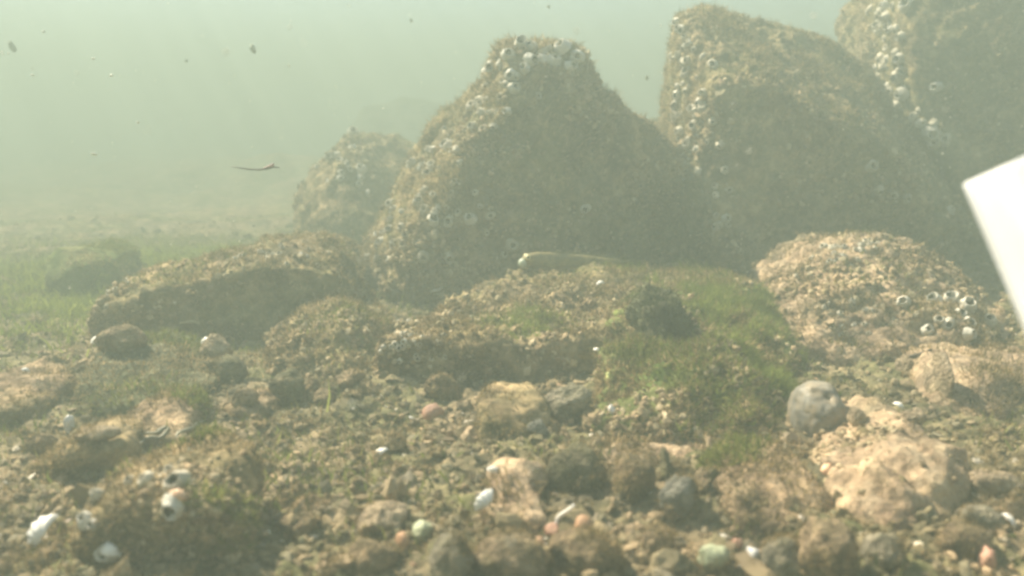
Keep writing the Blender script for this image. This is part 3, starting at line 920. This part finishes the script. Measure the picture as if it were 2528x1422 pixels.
M_WORM = plain("worm_tube_crust", (0.25, 0.23, 0.16), var=0.3, scale=200)
M_TWIG = plain("dark_twig", (0.06, 0.045, 0.03), var=0.3, scale=200)
M_STRAW = plain("straw", (0.45, 0.38, 0.22), var=0.2, scale=200)
lay("worm_tube", [(355, 1072), (385, 1074), (400, 1062), (415, 1055)], 5, M_WORM, "squiggly grey worm tube lying in front of the small tan topped rock", "worm tube")
lay("worm_tube", [(345, 1100), (358, 1086), (375, 1082), (395, 1086), (408, 1072), (420, 1056)], 5, M_WORM, "longer wavy worm tube nearest the wedge-shaped rock", "worm tube")
lay("worm_tube", [(432, 1088), (440, 1072), (455, 1066), (470, 1062), (485, 1050), (510, 1038)], 5, M_WORM, "wavy greenish worm tube at the right of the three by the tan topped rock", "worm tube")
lay("twig", [(2120, 892), (2200, 888), (2260, 880), (2305, 862)], 3, M_TWIG, "thin dark twig curving along the foot of the tan boulder", "twig")
lay("straw", [(1460, 885), (1470, 868)], 4, M_STRAW, "short pale stalk sticking up from the slab's front edge", "stalk")
lay("straw", [(1040, 930), (1062, 936), (1085, 945)], 4, M_STRAW, "short pale stalk lying in the shade under the slab", "stalk")
lay("straw", [(440, 800), (480, 795), (495, 803)], 4, M_STRAW, "pale stalk lying before the dark face of the long ledge", "stalk")
lay("straw", [(1060, 722), (1080, 718), (1095, 712)], 4, C_WHITE, "whitish stalk on the bed at the foot of the peaked boulder", "stalk")
h = cast(1378, 1296)
pts = []
for k in range(14):
    a = -0.3 + 2.3 * k / 13
    pts.append((0.0065 * (1 - math.cos(a)) - 0.001, 0.001 * math.sin(3 * a), 0.0075 * a * 0.75))
o = link("curved_shell", tube_mesh("curved_shell", pts, [0.0013 - 0.0006 * abs(k - 6) / 7 for k in range(14)]), M_SHELL)
o.location = h[0]
tag(o, "thin curved white shell standing like a hook between two orange pebbles", "shell")

# ------------------------------------------------------------------ the fish on the slab
def build_fish():
    hd = cast(1283, 668); tl = cast(1560, 650)
    p0 = hd[0] + Vector((0, 0.0, 0.0105)); 
    d = hd[3]
    length = 296 / FPX * d
    root = bpy.data.objects.new("fish", None); COL.objects.link(root)
    root.location = p0
    z1 = drop(p0.x + length, p0.y + 0.05)
    tiltz = ((z1[0].z + 0.007) - p0.z) / length
    root.rotation_euler = (0, -math.atan(max(-0.05, min(0.12, tiltz))), R(9))
    tag(root, "slender olive brown fish resting on the slab, head to the left", "fish")
    prof = [(0.0, 0.15, 0.10, -.10), (0.015, 0.42, 0.36, -.08), (0.05, 0.72, 0.68, -.02), (0.10, 0.92, 0.88, 0.02), (0.16, 1.0, 0.95, 0.03), (0.25, 0.98, 0.90, 0.02), (0.4, 0.90, 0.80, 0.02), (0.55, 0.76, 0.62, 0.02), (0.7, 0.58, 0.44, 0.02), (0.82, 0.42, 0.28, 0.02), (0.9, 0.34, 0.18, 0.02), (0.94, 0.32, 0.10, 0.02)]
    Hh = 0.5 * 46 / FPX * d
    bm = bmesh.new(); seg = 20; rings = []
    for t, hh, ww, zo in prof:
        ring = []
        for k in range(seg):
            a = 2 * math.pi * k / seg
            y = math.cos(a) * ww * Hh * 0.85 + 0.006 * math.sin(t * 5)
            z = math.sin(a) * hh * Hh * (1.0 if math.sin(a) > 0 else 0.85) + zo * Hh
            ring.append(bm.verts.new((t * length, y, z)))
        rings.append(ring)
    for a_, b_ in zip(rings, rings[1:]):
        for k in range(seg):
            bm.faces.new((a_[k], a_[(k + 1) % seg], b_[(k + 1) % seg], b_[k])).smooth = True
    bm.faces.new(rings[0]); bm.faces.new(rings[-1])
    bmesh.ops.recalc_face_normals(bm, faces=bm.faces)
    me = bpy.data.meshes.new("body"); bm.to_mesh(me); bm.free()
    sub = me
    mf = plain("fish_skin", (0.22, 0.175, 0.075), rough=0.55, var=0.5, scale=110, spec=0.25, bump=0.1, c2=(0.13, 0.11, 0.055))
    b = link("body", me, mf, root)
    md = b.modifiers.new("s", 'SUBSURF'); md.levels = 1; md.render_levels = 2
    mh = plain("fish_lip", (0.50, 0.54, 0.40), rough=0.4, var=0.15, spec=0.4, bump=0.1)
    mfin = plain("fish_fin", (0.24, 0.22, 0.11), rough=0.5, var=0.2, transl=0.4)
    # pale snout
    bm = bmesh.new(); bmesh.ops.create_uvsphere(bm, u_segments=18, v_segments=12, radius=1)
    for v in bm.verts:
        v.co = Vector((0.0035 + v.co.x * 0.0052, 0.0006 + v.co.y * 0.0066, -0.0022 + v.co.z * 0.0058))
    for f in bm.faces: f.smooth = True
    me = bpy.data.meshes.new("snout"); bm.to_mesh(me); bm.free(); link("snout", me, mh, root)
    def fin(name, pts, th=0.0005):
        bm = bmesh.new()
        a = [bm.verts.new(Vector(p) + Vector((0, -th, 0))) for p in pts]
        c = [bm.verts.new(Vector(p) + Vector((0, th, 0))) for p in pts]
        bm.faces.new(a); bm.faces.new(c[::-1])
        for i in range(len(pts)):
            j = (i + 1) % len(pts)
            bm.faces.new((a[i], a[j], c[j], c[i]))
        bmesh.ops.recalc_face_normals(bm, faces=bm.faces)
        me = bpy.data.meshes.new(name); bm.to_mesh(me); bm.free(); return link(name, me, mfin, root)
    Lh = length
    fin("dorsal_fin", [(Lh * .27, 0.004, Hh * .85), (Lh * .31, 0.004, Hh * 1.12), (Lh * .45, 0.005, Hh * 1.10), (Lh * .7, 0.003, Hh * .85), (Lh * .86, 0.001, Hh * .55), (Lh * .86, 0, Hh * .3), (Lh * .55, 0.004, Hh * .6)])
    fin("tail_fin", [(Lh * .92, -0.003, Hh * .34), (Lh * .97, -0.004, Hh * .55), (Lh * 1.03, -0.005, Hh * .45), (Lh * 1.05, -0.005, 0.0), (Lh * 1.03, -0.005, -Hh * .40), (Lh * .97, -0.004, -Hh * .45), (Lh * .92, -0.003, -Hh * .28)])
    fin("pectoral_fin", [(Lh * .19, -Hh * .85, Hh * .1), (Lh * .27, -Hh * 1.15, Hh * .1), (Lh * .30, -Hh * 1.25, -Hh * .25), (Lh * .27, -Hh * 1.1, -Hh * .55), (Lh * .19, -Hh * .85, -Hh * .3)])
    for s in (-1, 1):
        bm = bmesh.new(); bmesh.ops.create_uvsphere(bm, u_segments=16, v_segments=10, radius=Hh * 0.32)
        for f in bm.faces: f.smooth = True
        me = bpy.data.meshes.new("eye"); bm.to_mesh(me); bm.free()
        e = link("eye", me, plain("fish_eye", (0.80, 0.72, 0.38), rough=0.15, spec=0.6, bump=0), root)
        e.location = (Lh * .062, s * Hh * 0.50 + 0.002, Hh * .48)
        bm = bmesh.new(); bmesh.ops.create_uvsphere(bm, u_segments=12, v_segments=8, radius=Hh * 0.16)
        for f in bm.faces: f.smooth = True
        me = bpy.data.meshes.new("pupil"); bm.to_mesh(me); bm.free()
        q = link("pupil", me, plain("fish_pupil", (0.01, 0.01, 0.01), rough=0.1, spec=0.6, bump=0), e)
        q.location = (Hh * 0.0, s * Hh * 0.21, 0.0)
build_fish()

# ------------------------------------------------------------------ the white sheet leaning in at the right
def build_sheet():
    d = 0.30
    c0 = P(2380, 452, d); c1 = P(2528, 800, d * 0.97)
    ax = (c1 - c0).normalized()
    right = ax.cross(Vector((0, -1, 0))).normalized()
    if right.x < 0: right = -right
    n2 = right.cross(ax)
    if n2.y > 0: n2 = -n2                     # towards the viewer
    rc, W_, H_, th, cr = 0.16, 0.10, 0.21, 0.0018, 0.0010
    bm = bmesh.new()
    nu, nv = 40, 40
    def pt(i, j, off):
        a = (i / nu) * (W_ / rc) + 0.3
        # rounded corner at the top left
        v = H_ * (j / nv) ** 2
        uu = (i / nu) * W_
        lift = 0.0
        if uu < cr: lift = cr - math.sqrt(max(0, cr * cr - (cr - uu) ** 2))
        v = lift + v * (H_ - lift) / H_
        r = rc + off
        a0 = 0.3
        return c0 + right * (r * math.sin(a) - rc * math.sin(a0)) + n2 * (r * math.cos(a) - rc * math.cos(a0)) + ax * v
    # columns bunched at the rounded corner
    fr = [bm.verts.new(pt(i ** 1.0 if i > 6 else i * i / 6.0, j, th / 2)) for j in range(nv + 1) for i in range(nu + 1)]
    bk = [bm.verts.new(pt(i ** 1.0 if i > 6 else i * i / 6.0, j, -th / 2)) for j in range(nv + 1) for i in range(nu + 1)]
    ix = lambda i, j: j * (nu + 1) + i
    for j in range(nv):
        for i in range(nu):
            bm.faces.new((fr[ix(i, j)], fr[ix(i + 1, j)], fr[ix(i + 1, j + 1)], fr[ix(i, j + 1)])).smooth = True
            bm.faces.new((bk[ix(i, j)], bk[ix(i, j + 1)], bk[ix(i + 1, j + 1)], bk[ix(i + 1, j)])).smooth = True
    edge = [ix(i, 0) for i in range(nu)] + [ix(nu, j) for j in range(nv)] + [ix(i, nv) for i in range(nu, 0, -1)] + [ix(0, j) for j in range(nv, 0, -1)]
    for k in range(len(edge)):
        a, b = edge[k], edge[(k + 1) % len(edge)]
        bm.faces.new((fr[b], fr[a], bk[a], bk[b]))
    bmesh.ops.recalc_face_normals(bm, faces=bm.faces)
    me = bpy.data.meshes.new("plastic_sheet"); bm.to_mesh(me); bm.free()
    o = bpy.data.objects.new("plastic_sheet", me); COL.objects.link(o)
    me.transform(Matrix.Translation(-c0)); o.location = c0
    me.materials.append(plain("white_plastic", (0.95, 0.95, 0.95), rough=0.4, var=0.01, bump=0.02, transl=0.86))
    tag(o, "glaring white bent plastic sheet leaning in at the right edge", "plastic sheet")
build_sheet()

# ------------------------------------------------------------------ things drifting in the water
def blob(name, px, py, d, wpx, hpx, mat, label, cat, group=None, rot=0):
    SEED[0] += 1
    sx, sz = 0.5 * wpx / FPX * d, 0.5 * hpx / FPX * d
    o = link(name, stone_mesh(name, sx, min(sx, sz), sz, SEED[0], 4, 0.25, 2), mat)
    o.location = P(px, py, d); o.rotation_euler = (0, R(rot), 0)
    tag(o, label, cat, group)

pts = [P(x, y, 0.8) for x, y in [(572, 412), (590, 414), (615, 418), (640, 419), (660, 416), (675, 412), (690, 414)]]
o = bpy.data.objects.new("drifting_twig", None); COL.objects.link(o); o.location = pts[0]
tag(o, "thin dark drifting twig with a pinkish end in the open water", "twig")
link("stem", tube_mesh("stem", [p - pts[0] for p in pts], [0.0003, .0005, .0007, .0008, .0009, .0008, .0004]), plain("drift_wood", (0.055, 0.045, 0.04), var=0.3), o)
pts2 = [P(x, y, 0.8) for x, y in [(648, 417), (660, 412), (672, 408), (676, 404)]]
link("tip", tube_mesh("tip", [p - pts[0] for p in pts2], [0.0005, .001, .0016, .0010]), plain("drift_tip", (0.62, 0.42, 0.36), var=0.2), o)
M_SPECK = plain("pale_speck", (0.75, 0.75, 0.62), rough=0.7, var=0.1)
M_DSPECK = plain("dark_speck", (0.22, 0.24, 0.17), rough=0.9, var=0.2)
blob("debris_speck", 232, 380, 0.7, 18, 7, M_SPECK, "white sliver drifting in the open water at left, brightest of the specks", "speck", "specks drifting in the water", 5)
for x, y, s in [(108, 78, 8), (80, 185, 7), (230, 145, 8), (340, 302, 7), (276, 186, 9)]:
    blob("debris_speck", x, y, 0.75, s, s * .8, M_SPECK, "pale round speck drifting in the open water at upper left", "speck", "specks drifting in the water")
for x, y, s, hh, r in [(625, 120, 16, 26, -20), (30, 115, 14, 30, -25), (1015, 50, 9, 9, 0), (1355, 16, 9, 9, 0), (1597, 192, 9, 11, 0), (460, 150, 8, 8, 0)]:
    blob("debris_speck", x, y, 1.5, s, hh, M_DSPECK, "dark soft speck drifting in the open water", "speck", "dark specks drifting in the water", r)
# finer marine snow
bm = bmesh.new(); bmesh.ops.create_icosphere(bm, subdivisions=1, radius=1)
IV = np.array([v.co for v in bm.verts]); IF = np.array([[v.index for v in f.verts] for f in bm.faces]); bm.free()
n = 700
dd = RNG.uniform(0.2, 1.6, n); tt = RNG.uniform(-0.8, 0.8, n)
pz = RNG.uniform(0.10, 0.42, n)
ctr = np.stack([tt * dd, dd, pz], 1)
sz = RNG.uniform(0.0002, 0.00065, n)
Vv = (IV[None] * sz[:, None, None] * RNG.uniform(0.6, 1.4, (n, 1, 3)) + ctr[:, None, :]).reshape(-1, 3)
Tt = (IF[None] + (np.arange(n) * len(IV))[:, None, None]).reshape(-1, 3)
o = link("marine_snow", mesh_np("marine_snow", Vv, Tt), islands("snow_specks", [(0.7, 0.7, 0.58), (0.5, 0.5, 0.4), (0.75, 0.72, 0.6)]))
tag(o, "fine pale specks suspended all through the water", "particles", kind="stuff")

# ------------------------------------------------------------------ gravel, shell hash and algae on the bed
def frustum(c, N=None):
    x, y = c[:, 0], c[:, 1]
    return ((y > 0.30) & (y < 2.2) & (np.abs(x) < 0.70 * y + 0.12)).astype(float)
bm = bmesh.new(); bmesh.ops.create_icosphere(bm, subdivisions=2, radius=1)
I2V = np.array([v.co for v in bm.verts]); I2F = np.array([[v.index for v in f.verts] for f in bm.faces]); bm.free()

FUZZ = []
def scatter_chips(name, n, size, mat, label, cat, flat=0.6, wfn=None, keep=1.9, base=(IV, IF), fuzz=0):
    BV, BF = base
    p, nn = sample(BED_V, BQ, n, lambda c, N_: frustum(c) * (1 / np.clip(c[:, 1], .3, 3)) ** keep * (1 if wfn is None else wfn(c)))
    rng = RNG
    s = size * (0.35 + 1.0 * rng.random(n) ** 2.2)
    sc = np.stack([s * rng.uniform(.7, 1.4, n), s * rng.uniform(.7, 1.2, n), s * flat * rng.uniform(.6, 1.3, n)], 1)
    q = rng.normal(size=(n, 4)); q[:, 1:3] *= 0.35
    q /= np.linalg.norm(q, axis=1)[:, None]
    w_, x_, y_, z_ = q.T
    Rm = np.stack([np.stack([1 - 2 * (y_ * y_ + z_ * z_), 2 * (x_ * y_ - z_ * w_), 2 * (x_ * z_ + y_ * w_)], 1),
                   np.stack([2 * (x_ * y_ + z_ * w_), 1 - 2 * (x_ * x_ + z_ * z_), 2 * (y_ * z_ - x_ * w_)], 1),
                   np.stack([2 * (x_ * z_ - y_ * w_), 2 * (y_ * z_ + x_ * w_), 1 - 2 * (x_ * x_ + y_ * y_)], 1)], 1)
    jit = 1 + 0.22 * rng.normal(size=(n, len(BV), 1))
    loc = BV[None] * jit * sc[:, None, :]
    Vv = np.einsum('nij,nkj->nki', Rm, loc) + (p + np.array([0, 0, 1.0]) * (s * flat * 0.3)[:, None])[:, None, :]
    Tt = (BF[None] + (np.arange(n) * len(BV))[:, None, None]).reshape(-1, 3)
    o = link(name, mesh_np(name, Vv.reshape(-1, 3), Tt, False), mat)
    tag(o, label, cat, kind="stuff")
    if fuzz:
        VV = Vv.reshape(-1, 3)
        fp, fn = sample(VV, Tt, fuzz, lambda c, N_: np.clip(N_[:, 2] + 0.2, 0.02, 1) * (1 / np.clip(c[:, 1], .3, 3)) * np.clip(0.25 + 2 * fbm(c + 8, 16, 2), .03, 2))
        FUZZ.append(strands(fp, fn, 0.0035, 0.0006))
    return o

G_MIX = islands("gravel_mix", [(0.10, 0.08, 0.05), (0.20, 0.155, 0.09), (0.32, 0.235, 0.14), (0.14, 0.125, 0.075), (0.24, 0.20, 0.14), (0.42, 0.30, 0.18), (0.17, 0.13, 0.075)], patch=(9, (0.12, 0.12, 0.05), 0.5))
scatter_chips("gravel", 26000, 0.0034, G_MIX, "brown and grey gravel covering the seabed", "gravel", fuzz=110000)
scatter_chips("rubble", 1100, 0.0075, G_MIX, "coarser turf-coated rubble strewn over the seabed", "rubble", base=(I2V, I2F), fuzz=60000)
scatter_chips("shell_hash", 1700, 0.0026, islands("hash_mix", [(0.62, 0.56, 0.44), (0.5, 0.42, 0.3), (0.7, 0.66, 0.58), (0.55, 0.35, 0.22)]), "tiny pale shell fragments scattered on the seabed", "shell fragments", flat=0.35)

_o = 0; _V = []; _T = []
for _v, _t in FUZZ:
    _V.append(_v); _T.append(_t + _o); _o += len(_v)
tag(link("turf_fuzz", mesh_np("turf_fuzz", np.concatenate(_V), np.concatenate(_T), False), T_BROWN), "short brown fuzz growing on the gravel and rubble", "algae", kind="stuff")

def bed_turf(name, n, length, width, mat, label, cat, wfn, keep=1.0):
    p, nn = sample(BED_V, BQ, n, lambda c, N_: frustum(c) * (1 / np.clip(c[:, 1], .3, 3)) ** keep * wfn(c))
    sv, st = strands(p, nn, length, width)
    o = link(name, mesh_np(name, sv, st, False), mat)
    tag(o, label, cat, kind="stuff")
bed_turf("brown_algae", 110000, 0.006, 0.0007, T_BROWN, "short brown algal fuzz on the seabed", "algae",
         lambda c: np.clip(0.3 + 1.8 * fbm(c, 14, 2), 0.02, 2))
def green_patches(c):
    x, y = c[:, 0], c[:, 1]
    g = np.clip(-0.1 + 2.0 * fbm(c + 40, 7, 2), 0, 2) * 0.5
    far = 6.0 * np.exp(-(((x + 0.62) / 0.35) ** 2 + ((y - 1.35) / 0.35) ** 2))
    nearl = 1.4 * np.exp(-(((x + 0.17) / 0.08) ** 2 + ((y - 0.53) / 0.07) ** 2))
    return g + far + nearl
bed_turf("green_algae", 52000, 0.011, 0.0011, T_GREEN, "fine green algae growing over the seabed in patches", "algae", green_patches, keep=0.4)

p, nn = sample(BED_V, BQ, 26000, lambda c, N_: np.exp(-(((c[:, 0] + 0.52) / 0.26) ** 2 + ((c[:, 1] - 1.3) / 0.22) ** 2)) * np.clip(0.4 + 2 * fbm(c + 60, 9, 2), 0.02, 2))
sv, st = strands(p, nn, 0.020, 0.0016, bend=1.0)
tag(link("yellow_green_algae", mesh_np("yellow_green_algae", sv, st, False), islands("yellow_green", [(0.15, 0.19, 0.035), (0.22, 0.26, 0.05), (0.28, 0.31, 0.08)], transl=0.5, spec=0.1)), "filmy yellow-green algae spread over the bed at far left", "algae", kind="stuff")

# ------------------------------------------------------------------ added sheet at the water surface, its painted net dapples the sun
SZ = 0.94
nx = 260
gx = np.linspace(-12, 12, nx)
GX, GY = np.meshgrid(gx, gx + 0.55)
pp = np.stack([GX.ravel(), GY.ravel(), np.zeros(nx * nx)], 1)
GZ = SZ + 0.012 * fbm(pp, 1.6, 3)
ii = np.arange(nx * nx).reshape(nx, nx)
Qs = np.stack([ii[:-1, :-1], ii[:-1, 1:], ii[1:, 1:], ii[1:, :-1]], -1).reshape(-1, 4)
ms = bpy.data.materials.new("painted_caustic_net"); ms.use_nodes = True
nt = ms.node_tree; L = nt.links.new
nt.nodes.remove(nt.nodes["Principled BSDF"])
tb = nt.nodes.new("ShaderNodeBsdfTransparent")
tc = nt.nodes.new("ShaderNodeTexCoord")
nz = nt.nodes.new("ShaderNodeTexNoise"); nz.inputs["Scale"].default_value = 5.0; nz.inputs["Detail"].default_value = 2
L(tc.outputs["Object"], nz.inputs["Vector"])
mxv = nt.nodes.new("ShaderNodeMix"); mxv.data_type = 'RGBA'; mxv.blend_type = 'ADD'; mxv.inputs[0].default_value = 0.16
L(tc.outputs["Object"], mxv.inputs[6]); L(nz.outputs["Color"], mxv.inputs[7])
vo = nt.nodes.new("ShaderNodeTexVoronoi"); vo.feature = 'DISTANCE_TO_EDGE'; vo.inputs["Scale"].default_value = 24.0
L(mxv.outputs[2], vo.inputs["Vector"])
rr = ramp(nt, [(0.02, (1.0, 1.0, 0.97)), (0.13, (0.70, 0.71, 0.69)), (0.36, (0.46, 0.47, 0.47))])  # caustic net painted into the transparency; it dims the sun between bright lines
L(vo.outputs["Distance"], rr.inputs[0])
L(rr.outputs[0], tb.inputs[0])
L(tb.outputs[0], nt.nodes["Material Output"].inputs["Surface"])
tag(link("water_surface_gobo", mesh_np("water_surface_gobo", pp * [1, 1, 0] + np.stack([0 * GZ, 0 * GZ, GZ], 1), Qs), ms), "added water-surface sheet overhead with a painted net that dapples the sun", kind="structure")

# ------------------------------------------------------------------ the murky water itself
bm = bmesh.new(); bmesh.ops.create_cube(bm, size=1)
ZB, ZT = float(BED_V[:, 2].min()) - 1.0, 0.88
for v in bm.verts:
    v.co = Vector((v.co.x * 25.5, 0.55 + v.co.y * 24.5, ZB if v.co.z < 0 else ZT))
me = bpy.data.meshes.new("haze"); bm.to_mesh(me); bm.free()
mh = bpy.data.materials.new("murky_water"); mh.use_nodes = True
nt = mh.node_tree
nt.nodes.remove(nt.nodes["Principled BSDF"])
pv = nt.nodes.new("ShaderNodeVolumePrincipled")
pv.inputs["Color"].default_value = (0.258, 0.318, 0.283, 1)
pv.inputs["Density"].default_value = 0.63
pv.inputs["Anisotropy"].default_value = 0.15
nt.links.new(pv.outputs[0], nt.nodes["Material Output"].inputs["Volume"])
hz = link("haze", me, mh)
tag(hz, "murky greenish water filling the whole scene", "water", kind="stuff")

for o in scene.objects:
    if "_base" in o: del o["_base"]
